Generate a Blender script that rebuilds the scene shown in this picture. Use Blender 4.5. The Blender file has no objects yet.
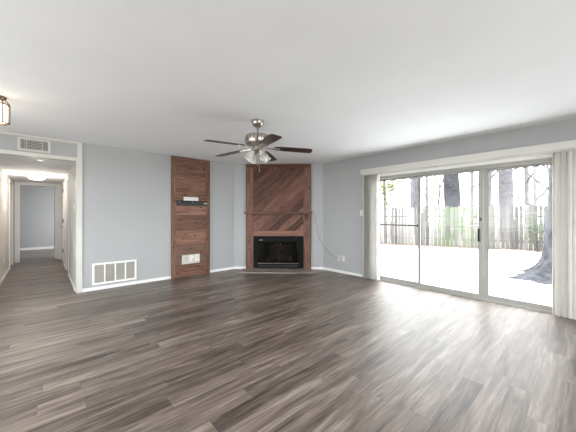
import bpy, bmesh, math, random
from mathutils import Vector, Matrix
random.seed(7)
R = math.radians
scn = bpy.context.scene
col = scn.collection

# ------------------------------------------------------------ camera
YAW = R(42.115)
cam_d = bpy.data.cameras.new('camera'); cam = bpy.data.objects.new('camera', cam_d); col.objects.link(cam)
cam_d.sensor_width = 36; cam_d.sensor_fit = 'HORIZONTAL'; cam_d.lens = 271 / 576 * 36
cam_d.shift_y = -1.5 / 576; cam_d.clip_start = .05; cam_d.clip_end = 300
cam.location = (0, 0, 1.27); cam.rotation_euler = (R(90), 0, -YAW)
scn.camera = cam
# ------------------------------------------------------------ world: bright overcast sky
world = bpy.data.worlds.new('overcast_sky'); scn.world = world; world.use_nodes = True
bg = world.node_tree.nodes['Background']
bg.inputs[0].default_value = (.965, .985, 1, 1); bg.inputs[1].default_value = 10
# ------------------------------------------------------------ exposure
vs = scn.view_settings
vs.view_transform = 'Standard'; vs.look = 'None'; vs.gamma = 1; vs.exposure = .03; vs.use_curve_mapping = False
# ------------------------------------------------------------ large area lights added as fill, behind and beside the camera and in the bedroom
def area(name, loc, rot, sx, sy, power, color=(1, 1, 1)):
    d = bpy.data.lights.new(name, 'AREA'); d.shape = 'RECTANGLE'; d.size = sx; d.size_y = sy; d.energy = power; d.color = color
    o = bpy.data.objects.new(name, d); col.objects.link(o); o.location = loc; o.rotation_euler = rot
    return o
area('rear_fill', (1.5, -2.75, 1.25), (R(106), 0, 0), 4.4, 1.4, 74, (.95, .98, 1))  # added fill for the room, from an unseen opening behind the camera
area('side_fill', (-2.55, 2.6, 1.2), (R(112), 0, R(-90)), 4.0, 1.4, 84, (.95, .98, 1))  # added fill from the unseen left side
area('bedroom_fill', (1.55, 12.0, 1.4), (R(90), 0, R(90)), 1.4, 1.3, 26, (.95, .97, 1))  # added to brighten the bedroom, source unseen

# ------------------------------------------------------------ material helpers
def mat(name, color=(.5, .5, .5), rough=.5, metal=0, spec=.5, emit=None, estr=0, trans=0):
    m = bpy.data.materials.new(name); m.use_nodes = True
    b = m.node_tree.nodes['Principled BSDF']
    b.inputs['Base Color'].default_value = (*color, 1); b.inputs['Roughness'].default_value = rough
    b.inputs['Metallic'].default_value = metal; b.inputs['Specular IOR Level'].default_value = spec
    if trans: b.inputs['Transmission Weight'].default_value = trans
    if emit: b.inputs['Emission Color'].default_value = (*emit, 1); b.inputs['Emission Strength'].default_value = estr
    return m
class NT:
    def __init__(s, m): s.t = m.node_tree; s.b = s.t.nodes.get('Principled BSDF')
    def n(s, kind, ins={}, **at):
        x = s.t.nodes.new(kind)
        for k, v in at.items(): setattr(x, k, v)
        for k, v in ins.items():
            if isinstance(v, bpy.types.NodeSocket): s.t.links.new(v, x.inputs[k])
            else: x.inputs[k].default_value = v
        return x
    def link(s, a, b): s.t.links.new(a, b)
    def math(s, op, a, b=0.0): return s.n('ShaderNodeMath', {0: a, 1: b}, operation=op).outputs[0]
    def mix(s, f, a, b, blend='MIX'):
        return s.n('ShaderNodeMix', {0: f, 6: a, 7: b}, data_type='RGBA', blend_type=blend).outputs[2]
    def ramp(s, f, stops):
        x = s.n('ShaderNodeValToRGB', {0: f}); e = x.color_ramp.elements
        while len(e) < len(stops): e.new(.5)
        for el, (p, c) in zip(e, stops):
            el.position = p; el.color = (*c, 1) if len(c) == 3 else c
        return x.outputs[0]
def noisy(name, color, var=.06, scale=3, rough=.6, bump=0, bscale=150, metal=0, spec=.5, detail=4):
    m = mat(name, color, rough, metal, spec); t = NT(m)
    tc = t.n('ShaderNodeTexCoord').outputs['Object']
    nz = t.n('ShaderNodeTexNoise', {'Vector': tc, 'Scale': scale, 'Detail': detail}).outputs[0]
    lo = tuple(c * (1 - var) for c in color); hi = tuple(min(1, c * (1 + var)) for c in color)
    t.link(t.ramp(nz, [(.3, lo), (.7, hi)]), t.b.inputs['Base Color'])
    if bump:
        bn = t.n('ShaderNodeTexNoise', {'Vector': tc, 'Scale': bscale, 'Detail': 2}).outputs[0]
        t.link(t.n('ShaderNodeBump', {'Height': bn, 'Strength': bump, 'Distance': .002}).outputs[0], t.b.inputs['Normal'])
    return m

M = {}
M['wall'] = noisy('wall_paint', (.425, .428, .430), .015, 1.2, .75, .25, 160, spec=.25)
M['wall_hall_lit'] = noisy('hall_lit_paint', (.60, .595, .585), .015, 1.2, .7, .2, 160, spec=.25)  # lamp light on the right hall wall put into a lighter colour
M['wall_warm'] = noisy('hall_wall_paint', (.66, .62, .58), .015, 1.2, .75, .2, 160, spec=.25)
M['ceiling'] = noisy('ceiling_paint', (.87, .885, .90), .02, 1.5, .85, .5, 90, spec=.15)
M['white'] = noisy('white_trim_paint', (.86, .855, .84), .015, 4, .4, spec=.4)
M['cream'] = noisy('cream_trim_paint', (.64, .625, .575), .02, 4, .5, spec=.35)
M['valance'] = noisy('valance_vinyl', (.64, .625, .58), .02, 4, .5, spec=.35)
M['vane'] = noisy('vane_vinyl', (.82, .80, .765), .03, 6, .55, spec=.3)
t_ = NT(M['vane']); tl = t_.n('ShaderNodeBsdfTranslucent', {0: (.82, .80, .765, 1)}).outputs[0]
t_.link(t_.n('ShaderNodeMixShader', {0: .24, 1: t_.b.outputs[0], 2: tl}).outputs[0], t_.t.nodes['Material Output'].inputs[0])
M['alu'] = noisy('aluminium_frame', (.37, .36, .335), .04, 10, .5, spec=.35)
M['alu_dark'] = noisy('weather_seal', (.08, .08, .08), .1, 10, .6)
M['nickel'] = noisy('brushed_nickel', (.50, .46, .42), .08, 30, .28, metal=1)
M['bronze'] = noisy('bronze', (.16, .11, .07), .1, 30, .35, metal=.8)
M['black'] = noisy('black_metal', (.0045, .0055, .0055), .1, 20, .55, spec=.12)
M['rail'] = noisy('dark_steel', (.026, .024, .023), .1, 20, .5, metal=.1)
M['plastic'] = mat('white_plastic', (.78, .77, .73), .35)
M['media_plate'] = mat('grey_white_plastic', (.60, .575, .53), .4)
M['beige'] = mat('beige_plastic', (.60, .57, .50), .4)
M['slot'] = mat('dark_slot', (.03, .03, .03), .6)
M['paper'] = noisy('white_card', (.80, .79, .76), .03, 20, .7)
M['louver'] = noisy('grille_louver', (.50, .48, .43), .05, 40, .5)
M['duct'] = mat('duct_interior', (.16, .15, .14), .8)
M['cable'] = mat('brown_cable', (.22, .17, .14), .5)
M['shade'] = mat('frosted_glass', (.70, .69, .65), .3, spec=.6)
M['glow'] = mat('lit_glass', (.9, .85, .75), .4, emit=(1, .90, .76), estr=14)
M['glow_lantern'] = mat('lit_lantern_glass', (.9, .85, .75), .4, emit=(1, .87, .7), estr=4)
M['brick'] = noisy('soot_brick', (.025, .022, .02), .4, 9, .9)
M['ash'] = noisy('charred_log', (.20, .175, .155), .4, 15, .9)
M['mesh'] = noisy('spark_mesh', (.10, .09, .08), .3, 60, .45, metal=.6)
M['hearth'] = noisy('hearth_tile', (.28, .235, .205), .22, 7, .6)
M['brass'] = mat('dull_brass', (.30, .26, .20), .3, metal=1)

def glass(name, tint, refl):
    m = bpy.data.materials.new(name); m.use_nodes = True; t = NT(m); t.t.nodes.remove(t.b)
    out = t.t.nodes['Material Output']
    tr = t.n('ShaderNodeBsdfTransparent', {0: (*tint, 1)}).outputs[0]
    gl = t.n('ShaderNodeBsdfGlossy', {'Roughness': .02}).outputs[0]
    fr = t.math('MULTIPLY', t.n('ShaderNodeFresnel', {'IOR': 1.45}).outputs[0], refl)
    t.link(t.n('ShaderNodeMixShader', {0: fr, 1: tr, 2: gl}).outputs[0], out.inputs[0])
    return m
M['glass'] = glass('window_glass', (.97, .98, .98), .15)
M['fire_glass'] = glass('smoked_fire_glass', (.55, .52, .48), 1.0)

# vinyl plank floor: planks run along X
def floor_mat():
    m = mat('vinyl_plank', (.2, .17, .15), .34, spec=.5); t = NT(m)
    t.b.inputs['Coat Weight'].default_value = .55; t.b.inputs['Coat Roughness'].default_value = .40
    tc = t.n('ShaderNodeTexCoord').outputs['Object']
    sp = t.n('ShaderNodeSeparateXYZ', {0: tc}); X, Y = sp.outputs[0], sp.outputs[1]
    W, L = .13, 1.22
    row = t.math('FLOOR', t.math('DIVIDE', Y, W))
    off = t.n('ShaderNodeTexWhiteNoise', {'W': row}, noise_dimensions='1D').outputs[0]
    u = t.math('ADD', t.math('DIVIDE', X, L), off)
    cx = t.math('FLOOR', u)
    cell = t.n('ShaderNodeCombineXYZ', {0: cx, 1: row}).outputs[0]
    rnd = t.n('ShaderNodeTexWhiteNoise', {'Vector': cell}, noise_dimensions='3D').outputs[0]
    # seams
    fy = t.math('FRACT', t.math('DIVIDE', Y, W)); fx = t.math('FRACT', u)
    ey = t.math('MINIMUM', fy, t.math('SUBTRACT', 1, fy)); ex = t.math('MULTIPLY', t.math('MINIMUM', fx, t.math('SUBTRACT', 1, fx)), L / W)
    seam = t.math('LESS_THAN', t.math('MINIMUM', ex, ey), .014)
    # grain, shifted by plank
    sh = t.math('MULTIPLY', rnd, 37.0)
    g = t.n('ShaderNodeCombineXYZ', {0: t.math('ADD', t.math('MULTIPLY', X, 1.0), sh), 1: t.math('MULTIPLY', Y, 11.0), 2: sh}).outputs[0]
    n1 = t.n('ShaderNodeTexNoise', {'Vector': g, 'Scale': 1.6, 'Detail': 6, 'Roughness': .62, 'Distortion': .7}).outputs[0]
    g2 = t.n('ShaderNodeCombineXYZ', {0: t.math('ADD', t.math('MULTIPLY', X, 3.0), sh), 1: t.math('MULTIPLY', Y, 60.0), 2: sh}).outputs[0]
    n2 = t.n('ShaderNodeTexNoise', {'Vector': g2, 'Scale': 1.5, 'Detail': 3}).outputs[0]
    v = t.math('ADD', t.math('ADD', t.math('MULTIPLY', n1, .72), t.math('MULTIPLY', n2, .16)), t.math('MULTIPLY', rnd, .12))
    c = t.ramp(v, [(.36, (.036, .024, .019)), (.46, (.110, .082, .066)), (.56, (.188, .148, .124)), (.68, (.345, .288, .248))])
    c = t.mix(t.math('MULTIPLY', seam, .55), c, (.04, .03, .028, 1))
    t.link(c, t.b.inputs['Base Color'])
    t.link(t.math('ADD', .40, t.math('MULTIPLY', n1, .16)), t.b.inputs['Roughness'])
    h = t.math('SUBTRACT', t.math('MULTIPLY', n2, .35), seam)
    t.link(t.n('ShaderNodeBump', {'Height': h, 'Strength': .25, 'Distance': .001}).outputs[0], t.b.inputs['Normal'])
    return m
M['floor'] = floor_mat()

# cedar boards: UV u along the grain (metres), v across; second layer 'tone' differs per board
def cedar(name, dark, mid, light, rough=.55, knots=True, tv=.30):
    m = mat(name, mid, rough, spec=.3); t = NT(m)
    uv = t.n('ShaderNodeUVMap', uv_map='UVMap').outputs[0]
    tone = t.n('ShaderNodeSeparateXYZ', {0: t.n('ShaderNodeUVMap', uv_map='tone').outputs[0]}).outputs[0]
    st = t.n('ShaderNodeMapping', {'Vector': uv, 'Scale': (1.6, 16, 1)}).outputs[0]
    n1 = t.n('ShaderNodeTexNoise', {'Vector': st, 'Scale': 1.6, 'Detail': 6, 'Roughness': .6, 'Distortion': 1.1}).outputs[0]
    v = t.math('ADD', t.math('MULTIPLY', n1, .8), t.math('MULTIPLY', tone, tv))
    c = t.ramp(v, [(.36, dark), (.36 + (.19 if tv < .4 else .25), mid), (.76 if tv < .4 else .88, light)])
    if knots:
        kv = t.n('ShaderNodeMapping', {'Vector': uv, 'Scale': (1.0, 1.7, 1)}).outputs[0]
        vn = t.n('ShaderNodeTexVoronoi', {'Vector': kv, 'Scale': 4.2, 'Randomness': 1.0}, feature='F1', voronoi_dimensions='2D')
        pick = t.n('ShaderNodeSeparateColor', {0: vn.outputs['Color']}).outputs[0]
        k = t.ramp(vn.outputs['Distance'], [(.07, (1, 1, 1)), (.15, (0, 0, 0))])
        k = t.math('MULTIPLY', k, t.math('GREATER_THAN', pick, .58))
        c = t.mix(t.math('MULTIPLY', k, .8), c, (dark[0] * .42, dark[1] * .36, dark[2] * .36, 1))
    t.link(c, t.b.inputs['Base Color'])
    t.link(t.n('ShaderNodeBump', {'Height': n1, 'Strength': .2, 'Distance': .002}).outputs[0], t.b.inputs['Normal'])
    return m
M['cedar'] = cedar('cedar_board', (.115, .052, .033), (.235, .119, .080), (.34, .185, .130), tv=.2)
M['cedar_side'] = cedar('trim_cedar_board', (.105, .047, .030), (.20, .098, .066), (.285, .148, .102))
M['cedar_red'] = cedar('red_cedar_board', (.058, .024, .015), (.135, .059, .039), (.28, .138, .094), tv=.42)
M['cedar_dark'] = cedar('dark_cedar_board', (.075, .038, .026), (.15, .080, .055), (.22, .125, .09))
M['walnut'] = cedar('walnut_blade', (.018, .009, .007), (.042, .020, .015), (.075, .038, .028), .4, False)

# ------------------------------------------------------------ mesh helpers
def nb():
    bm = bmesh.new(); bm.loops.layers.uv.new('UVMap'); bm.loops.layers.uv.new('tone'); return bm
def uvbox(bm, faces, grain=None):
    """project faces; grain = unit vector along the grain"""
    l1 = bm.loops.layers.uv['UVMap']; l2 = bm.loops.layers.uv['tone']
    ox, oy, tn = random.uniform(0, 50), random.uniform(0, 50), random.random()
    for f in faces:
        g = Vector(grain) if grain else Vector((1, 0, 0)); n = f.normal
        if abs(n.dot(g)) > .9: g = Vector((0, 0, 1)) if abs(n.z) < .9 else Vector((1, 0, 0))
        b = n.cross(g)
        for lp in f.loops:
            lp[l1].uv = (lp.vert.co.dot(g) + ox, lp.vert.co.dot(b) + oy); lp[l2].uv = (tn, 0)
def box(bm, x0, x1, y0, y1, z0, z1, grain=None, mtx=None, bev=0):
    if x1 < x0: x0, x1 = x1, x0
    if y1 < y0: y0, y1 = y1, y0
    if z1 < z0: z0, z1 = z1, z0
    vs_ = [bm.verts.new((x, y, z)) for z in (z0, z1) for y in (y0, y1) for x in (x0, x1)]
    fs = [bm.faces.new([vs_[i] for i in q]) for q in ((0, 2, 3, 1), (4, 5, 7, 6), (0, 1, 5, 4), (2, 6, 7, 3), (0, 4, 6, 2), (1, 3, 7, 5))]
    if bev:
        es = list({e for f in fs for e in f.edges})
        r = bmesh.ops.bevel(bm, geom=es, offset=bev, segments=1, affect='EDGES', profile=.5)
        vs_ = list({v for f in r['faces'] for v in f.verts} | {v for v in vs_ if v.is_valid})
        fs = list({f for v in vs_ for f in v.link_faces})
    for f in fs: f.normal_update()
    uvbox(bm, fs, grain)
    if mtx: bmesh.ops.transform(bm, matrix=mtx, verts=vs_)
    return fs
def lathe(bm, prof, n=24, center=(0, 0, 0), mtx=None):
    rings = []
    for r, z in prof:
        rings.append([bm.verts.new((center[0] + r * math.cos(2 * math.pi * i / n), center[1] + r * math.sin(2 * math.pi * i / n), center[2] + z)) for i in range(n)])
    for a, b in zip(rings, rings[1:]):
        for i in range(n):
            bm.faces.new((a[i], a[(i + 1) % n], b[(i + 1) % n], b[i]))
    if prof[0][0] > 0: bm.faces.new(rings[0][::-1])
    if prof[-1][0] > 0: bm.faces.new(rings[-1])
    vs_ = [v for r_ in rings for v in r_]
    if mtx: bmesh.ops.transform(bm, matrix=mtx, verts=vs_)
def tube(bm, pts, rad, n=8):
    pts = [Vector(p) for p in pts]
    rads = rad if isinstance(rad, (list, tuple)) else [rad] * len(pts)
    rings = []; up = Vector((0, 0, 1))
    for i, p in enumerate(pts):
        t = (pts[min(i + 1, len(pts) - 1)] - pts[max(i - 1, 0)]).normalized()
        if abs(t.dot(up)) > .95: up = Vector((1, 0, 0)) if abs(t.x) < .9 else Vector((0, 1, 0))
        a = t.cross(up).normalized(); b = t.cross(a).normalized(); up = a.cross(t).normalized() if False else up
        rings.append([bm.verts.new(p + (a * math.cos(2 * math.pi * k / n) + b * math.sin(2 * math.pi * k / n)) * rads[i]) for k in range(n)])
    for a, b in zip(rings, rings[1:]):
        for k in range(n): bm.faces.new((a[k], a[(k + 1) % n], b[(k + 1) % n], b[k]))
    bm.faces.new(rings[0][::-1]); bm.faces.new(rings[-1])
def prism(bm, poly, z0, z1, grain=None):
    a = [bm.verts.new((x, y, z0)) for x, y in poly]; b = [bm.verts.new((x, y, z1)) for x, y in poly]
    fs = [bm.faces.new(a[::-1]), bm.faces.new(b)]
    k = len(poly)
    for i in range(k): fs.append(bm.faces.new((a[i], a[(i + 1) % k], b[(i + 1) % k], b[i])))
    for f in fs: f.normal_update()
    uvbox(bm, fs, grain)
def obj(name, bm, m, parent=None, smooth=False, kind=None, label=None):
    bmesh.ops.recalc_face_normals(bm, faces=bm.faces)
    me = bpy.data.meshes.new(name); bm.to_mesh(me); bm.free()
    if smooth:
        for p in me.polygons: p.use_smooth = True
        me.set_sharp_from_angle(angle=R(40))
    me.materials.append(M[m] if isinstance(m, str) else m)
    o = bpy.data.objects.new(name, me); col.objects.link(o)
    if parent: o.parent = parent
    if kind: o['kind'] = kind
    if label: o['label'] = label
    return o
def thing(name, label, cat, loc=(0, 0, 0), rotz=0, group=None):
    o = bpy.data.objects.new(name, None); col.objects.link(o); o.empty_display_size = .1
    o.location = loc; o.rotation_euler = (0, 0, rotz); tag(o, label, cat, group); return o
def tag(o, label, cat=None, group=None):
    o['label'] = label
    if cat: o['category'] = cat
    if group: o['group'] = group
def B(*boxes, **kw):
    bm = nb()
    for b in boxes: box(bm, *b, **kw)
    return bm
def struct(name, bm, m, label=None, parent=None, smooth=False):
    return obj(name, bm, m, parent, smooth, kind='structure' if not parent else None, label=label)
def place(o, loc, rotz): o.location = loc; o.rotation_euler = (0, 0, rotz); return o

# ------------------------------------------------------------ the room shell
YB, XR, H, T = 5.54, 4.81, 2.44, .13
HL, HR, HC = -.58, .40, 2.14
P0 = Vector((3.31, YB, 0)); P1 = Vector((XR, 4.11, 0)); DU = (P1 - P0).normalized(); DL = (P1 - P0).length
DROT = math.atan2(DU.y, DU.x); RROT = R(-90)
struct('floor', B((-2.35, XR + .13, -2.55, 13.6, -.12, 0)), 'floor')
bm = B((-2.35, XR + T, -2.55, YB + T, H, H + .12)); struct('ceiling', bm, 'ceiling')
struct('ceiling_hall', B((HL - .1, HR + .1, YB + T, 10.10, HC, HC + .08)), 'ceiling')
struct('ceiling_bedroom', B((-1.8, 1.7, 10.08, 13.55, H, H + .12)), 'ceiling')
# back wall with the hall opening (from HL to HR+.03) below the header
OR = .41
struct('wall_back', B((-2.35, HL, YB, YB + T, 0, H), (HL, OR, YB, YB + T, HC + .005, H), (OR, P0.x + .1, YB, YB + T, 0, H)), 'wall')
# diagonal wall with the firebox hole
bm = B((-.05, .50, 0, T, 0, H), (.50, 1.59, 0, T, .76, H), (1.59, DL + .05, 0, T, 0, H))
place(struct('wall_diagonal', bm, 'wall'), P0, DROT)
# right wall with the slider opening
SY0, SY1, SH = -.03, 2.86, 2.0
SO = 2.80
struct('wall_right', B((XR, XR + T, SY1, 4.15, 0, H), (XR, XR + T, SY0, SY1, SH, H), (XR, XR + T, -2.55, SY0, 0, H)), 'wall')
# walls behind the camera, each with an opening added for the fill light
struct('wall_rear', B((-2.35, -.7, -2.55, -2.42, 0, H), (-.7, 3.7, -2.55, -2.42, 0, .6), (-.7, 3.7, -2.55, -2.42, 2.1, H), (3.7, XR, -2.55, -2.42, 0, H)), 'wall')
struct('wall_left', B((-2.35, -2.22, -2.42, .6, 0, H), (-2.35, -2.22, .6, 4.6, 0, .6), (-2.35, -2.22, .6, 4.6, 2.1, H), (-2.35, -2.22, 4.6, YB, 0, H)), 'wall')
def fill_window(name, w, h, loc, rot):  # unseen windows, put in to let the fill light through
    f = struct(name, B((-w / 2, w / 2, 0, .06, 0, .05), (-w / 2, w / 2, 0, .06, h - .05, h), (-w / 2, -w / 2 + .05, 0, .06, .05, h - .05), (w / 2 - .05, w / 2, 0, .06, .05, h - .05), (-.025, .025, 0, .06, .05, h - .05)), 'white')
    place(f, loc, rot); obj('pane', B((-w / 2 + .05, w / 2 - .05, .027, .033, .05, h - .05)), 'glass', f)
fill_window('fill_window_1', 4.4, 1.5, (1.5, -2.50, .6), 0)
fill_window('fill_window_2', 4.0, 1.5, (-2.31, 2.6, .6), R(-90))
# hall walls (left with a doorway, right with two doors), bedroom beyond
LD0, LD1 = 8.95, 9.78
struct('wall_hall_left', B((HL - .1, HL, YB + T, LD0, 0, HC), (HL - .1, HL, LD1, 10.1, 0, HC), (HL - .1, HL, LD0, LD1, 2.03, HC)), 'wall_warm')
RA0, RA1, RB0, RB1 = 7.22, 7.98, 8.86, 9.62
struct('wall_hall_right', B((HR, HR + .1, YB + T, RA0, 0, HC), (HR, HR + .1, RA1, RB0, 0, HC), (HR, HR + .1, RB1, 10.1, 0, HC), (HR, HR + .1, RA0, RA1, 2.03, HC), (HR, HR + .1, RB0, RB1, 2.03, HC)), 'wall_hall_lit')
EL, ER, EH = -.47, .31, 2.05
struct('wall_hall_end', B((HL - 1.1, EL, 10.1, 10.2, 0, H), (ER, 1.6, 10.1, 10.2, 0, H), (EL, ER, 10.1, 10.2, EH, H)), 'wall')
struct('wall_bedroom', B((-1.8, 1.7, 13.4, 13.5, 0, H), (-1.8, -1.7, 10.2, 13.4, 0, H), (1.6, 1.7, 10.2, 11.3, 0, H), (1.6, 1.7, 12.7, 13.4, 0, H), (1.6, 1.7, 11.3, 12.7, 0, .75), (1.6, 1.7, 11.3, 12.7, 2.05, H)), 'wall')
# baseboards
BH, BT = .055, .014
def bb(bm, x0, x1, y=0): box(bm, x0, x1, y - BT, y, 0, BH, bev=.003)
bm = nb(); bb(bm, .475, 1.876, YB); bb(bm, 2.694, P0.x + .005, YB); bb(bm, -2.22, HL - .07, YB); struct('baseboard_back', bm, 'white')
bm = nb(); bb(bm, .0, .288); bb(bm, 1.795, DL); place(struct('baseboard_diagonal', bm, 'white'), P0, DROT)
bm = nb(); bb(bm, .0, 4.11 - 3.06); place(struct('baseboard_right', bm, 'white'), P1, RROT)
struct('baseboard_hall_left', B((HL, HL + BT, YB + T, LD0 - .07, 0, BH)), 'white')
struct('baseboard_hall_right', B((HR - BT, HR, YB + T, RA0 - .07, 0, BH), (HR - BT, HR, RA1 + .07, RB0 - .07, 0, BH)), 'white')
struct('baseboard_bedroom', B((-1.7, 1.6, 13.4 - BT, 13.4, 0, BH + .03)), 'white')
# hall opening trim: jambs, head, full height casing, thin strip at the ceiling
struct('trim_1', B((OR, OR + .065, YB - .018, YB, 0, H - .03), (OR - .012, OR, YB - .004, YB + T, 0, HC - .008)), 'cream')
struct('trim_2', B((HL - .06, OR, YB - .018, YB, HC - .008, HC + .045), (HL, OR - .012, YB - .004, YB + T, HC - .008, HC + .004)), 'cream')
struct('trim_3', B((-2.22, OR + .065, YB - .02, YB, H - .03, H)), 'cream')
struct('trim_4', B((HL - .06, HL, YB - .018, YB, 0, HC - .008)), 'cream')
# door casings in the hall
def casing(name, x, s, y0, y1, top=2.03):
    w = .07; a, b = sorted((x, x + s * .018))
    struct(name, B((a, b, y0 - w, y0, 0, top + w), (a, b, y1, y1 + w, 0, top + w), (a, b, y0, y1, top, top + w)), 'white')
casing('trim_5', HL, 1, LD0, LD1); casing('trim_6', HR, -1, RA0, RA1); casing('trim_7', HR, -1, RB0, RB1)
struct('trim_8', B((EL - .085, EL, 10.082, 10.1, 0, HC), (ER, ER + .085, 10.082, 10.1, 0, HC), (EL, ER, 10.082, 10.1, EH, HC), (EL, EL + .012, 10.1, 10.2, 0, EH), (ER - .012, ER, 10.1, 10.2, 0, EH)), 'white')
# doors
def door(name, x, s, y0, y1, hinge_near, label):
    """leaf closed in a hall wall; s = direction towards the hall"""
    x0 = x - s * .004 if hinge_near else x - s * .055
    a, b = sorted((x0, x0 - s * .035))
    bm = B((a, b, y0 + .004, y1 - .004, .01, 2.025))
    xf = x0
    for z0, z1 in ((.2, .95), (1.1, 1.85)):
        for yy0, yy1 in ((y0 + .12, (y0 + y1) / 2 - .05), ((y0 + y1) / 2 + .05, y1 - .12)):
            p, q = sorted((xf, xf + s * .004)); box(bm, p, q, yy0, yy1, z0, z1, bev=.002)
    d = struct(name, bm, 'white', label=label)
    return d, xf
def lever(parent, x, s, y, z, dy):
    bm = nb(); rot = Matrix.Translation((x, y, z)) @ Matrix.Rotation(R(90) * s, 4, 'Y')
    lathe(bm, [(.028, 0), (.028, .008), (.011, .012), (.011, .05), (.0, .05)], 16, mtx=rot)
    a, b = sorted((x + s * .042, x + s * .056)); box(bm, a, b, min(y, y + dy), max(y, y + dy), z - .009, z + .009, bev=.003)
    obj('handle', bm, 'nickel', parent, True)
def hinges(parent, x, s, y, zs):
    for z in zs:
        bm = nb(); lathe(bm, [(.009, -.05), (.009, .05)], 10, (x + s * .028, y, z)); a, b = sorted((x + s * .018, x + s * .024)); box(bm, a, b, y - .02, y + .02, z - .045, z + .045)
        obj('hinge', bm, 'rail', parent)
d, xf = door('door_1', HR, -1, RA0, RA1, False, 'white hall door nearest the living room on the right'); lever(d, xf, -1, RA0 + .06, .93, .10)
d, xf = door('door_2', HR, -1, RB0, RB1, True, 'white hall door further down with three hinges showing'); lever(d, xf, -1, RB1 - .06, .93, -.10); hinges(d, HR, -1, RB0 - .005, (.36, 1.11, 1.87))
d, xf = door('door_3', HL, 1, LD0, LD1, False, 'white door on the left side of the hall')
lever(d, xf, 1, LD0 + .06, .95, .1)
# open bedroom door swung inward against the right
bm = B((ER - .05, ER - .015, 10.205, 10.96, .01, 2.03))
for z0, z1 in ((.2, .95), (1.1, 1.85)): box(bm, ER - .054, ER - .05, 10.33, 10.83, z0, z1, bev=.002)
d = struct('door_4', bm, 'white', label='white bedroom door standing open at the end of the hall')
lever(d, ER - .05, -1, 10.89, 1.0, -.10); hinges(d, ER, -1, 10.2, ())

# ------------------------------------------------------------ sliding patio door (local x runs along -Y, room on -y)
sd = struct('door_5', B((-.06, 2.83, .0, .11, 0, .022), (-.06, 2.83, .0, .11, 1.955, 2.0), (-.06, -.03, .0, .11, .022, 1.955), (2.80, 2.83, .0, .11, .022, 1.955),
                        (-.03, 2.80, .012, .018, .022, .03), (-.03, 2.80, .055, .06, .022, .034)), 'alu', label='three panel sliding glass patio door')
place(sd, (XR, SO, 0), RROT)
def sash(x0, x1, y, st=.035, sl=None, sr=None):
    sl = sl or st; sr = sr or st; z0, z1 = .024, 1.953
    s = obj('sash_frame', B((x0, x0 + sl, y, y + .03, z0, z1), (x1 - sr, x1, y, y + .03, z0, z1), (x0 + sl, x1 - sr, y, y + .03, z0, z0 + .05), (x0 + sl, x1 - sr, y, y + .03, z1 - .035, z1), bev=.002), 'alu', sd)
    obj('pane', B((x0 + sl, x1 - sr, y + .012, y + .017, z0 + .05, z1 - .035)), 'glass', s)
    obj('pane_gasket', B((x0 + sl, x0 + sl + .006, y - .002, y + .012, z0 + .05, z1 - .035), (x1 - sr - .006, x1 - sr, y - .002, y + .012, z0 + .05, z1 - .035), (x0 + sl, x1 - sr, y - .002, y + .012, z0 + .05, z0 + .056), (x0 + sl, x1 - sr, y - .002, y + .012, z1 - .041, z1 - .035)), 'alu_dark', s)
    return s
sash(-.03, .845, .065)
s2 = sash(.822, 1.764, .025, st=.028, sr=.054)
sash(1.75, 2.80, .065, sl=.062)
h = obj('handle', nb_ := B((1.706, 1.726, -.035, -.012, .87, 1.06), (1.706, 1.726, -.013, .025, .875, .895), (1.706, 1.726, -.013, .025, 1.035, 1.055), bev=.002), 'black', s2, label='black pull handle')
obj('latch', B((1.725, 1.745, .01, .025, 1.18, 1.22), bev=.002), 'rail', s2)
# security bar lying across the first panel
bar = thing('security_bar', 'dark folding security bar across the left pane of the sliding patio door', 'security bar', (XR + .055, SO, 1.075), RROT)
bm = nb(); tube(bm, [(-.025, 0, 0), (.822, 0, 0)], .011, 10); obj('bar', bm, 'rail', bar, True)
bm = nb(); box(bm, .795, .823, -.016, .016, -.02, .02, bev=.003); obj('end_bracket', bm, 'black', bar)
# casing left of the blinds
struct('trim_9', B((XR - .016, XR, 2.985, 3.045, 0, 2.06)), 'cream')
struct('trim_10', B((XR - .005, XR + .0, SY0, 2.985, 2.0, 2.05)), 'white')

# ------------------------------------------------------------ valance and vertical blinds
v = thing('valance', 'long cream valance board over the sliding patio door', 'valance', (XR, 3.035, 2.06), RROT)
obj('front_board', B((0, 4.3, -.125, -.110, 0, .10), bev=.003), 'valance', v)
obj('top_board', B((0, 4.3, -.110, 0, .088, .10)), 'valance', v)
obj('return_board', B((0, .012, -.110, 0, 0, .088)), 'valance', v)
def vane(bm, cx, ang, w=.088, h0=.03, h1=2.04, curve=.010):
    n = 6; a = Vector((math.cos(ang), math.sin(ang))); b = Vector((-a.y, a.x)); th = .0012
    pts = []
    for i in range(n + 1):
        u = (i / n - .5); pts.append((u * w, curve * (1 - 4 * u * u)))
    poly = [Vector((cx, -.055)) + a * p + b * q for p, q in pts] + [Vector((cx, -.055)) + a * p + b * (q - th) for p, q in reversed(pts)]
    prism(bm, [(p.x, p.y) for p in poly], h0, h1)
def blind(label, loc, xs, angs, railx):
    t = thing('vertical_blind', label, 'blind', loc, RROT, 'vertical blinds of the patio door')
    obj('head_rail', B((railx[0], railx[1], -.075, -.035, 2.045, 2.085)), 'valance', t)
    for x, a in zip(xs, angs):
        bm = nb(); vane(bm, x, a, h0=.012 + random.uniform(-.004, .004)); obj('vane', bm, 'vane', t, True)
    bm = nb(); tube(bm, [(xs[0] - .0, -.012, 2.045), (xs[0], -.012, .9)], .003, 6); obj('wand', bm, 'plastic', t)
    return t
xs = [.05 + i * .024 for i in range(13)]
blind('white vertical blind stacked at the left end of the patio door, far from camera', (XR - .0, 3.02, 0), xs, [R(80 + random.uniform(-7, 7)) for _ in xs], (.02, 1.36))
xs = [2.735 + i * .0245 for i in range(8)]
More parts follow.
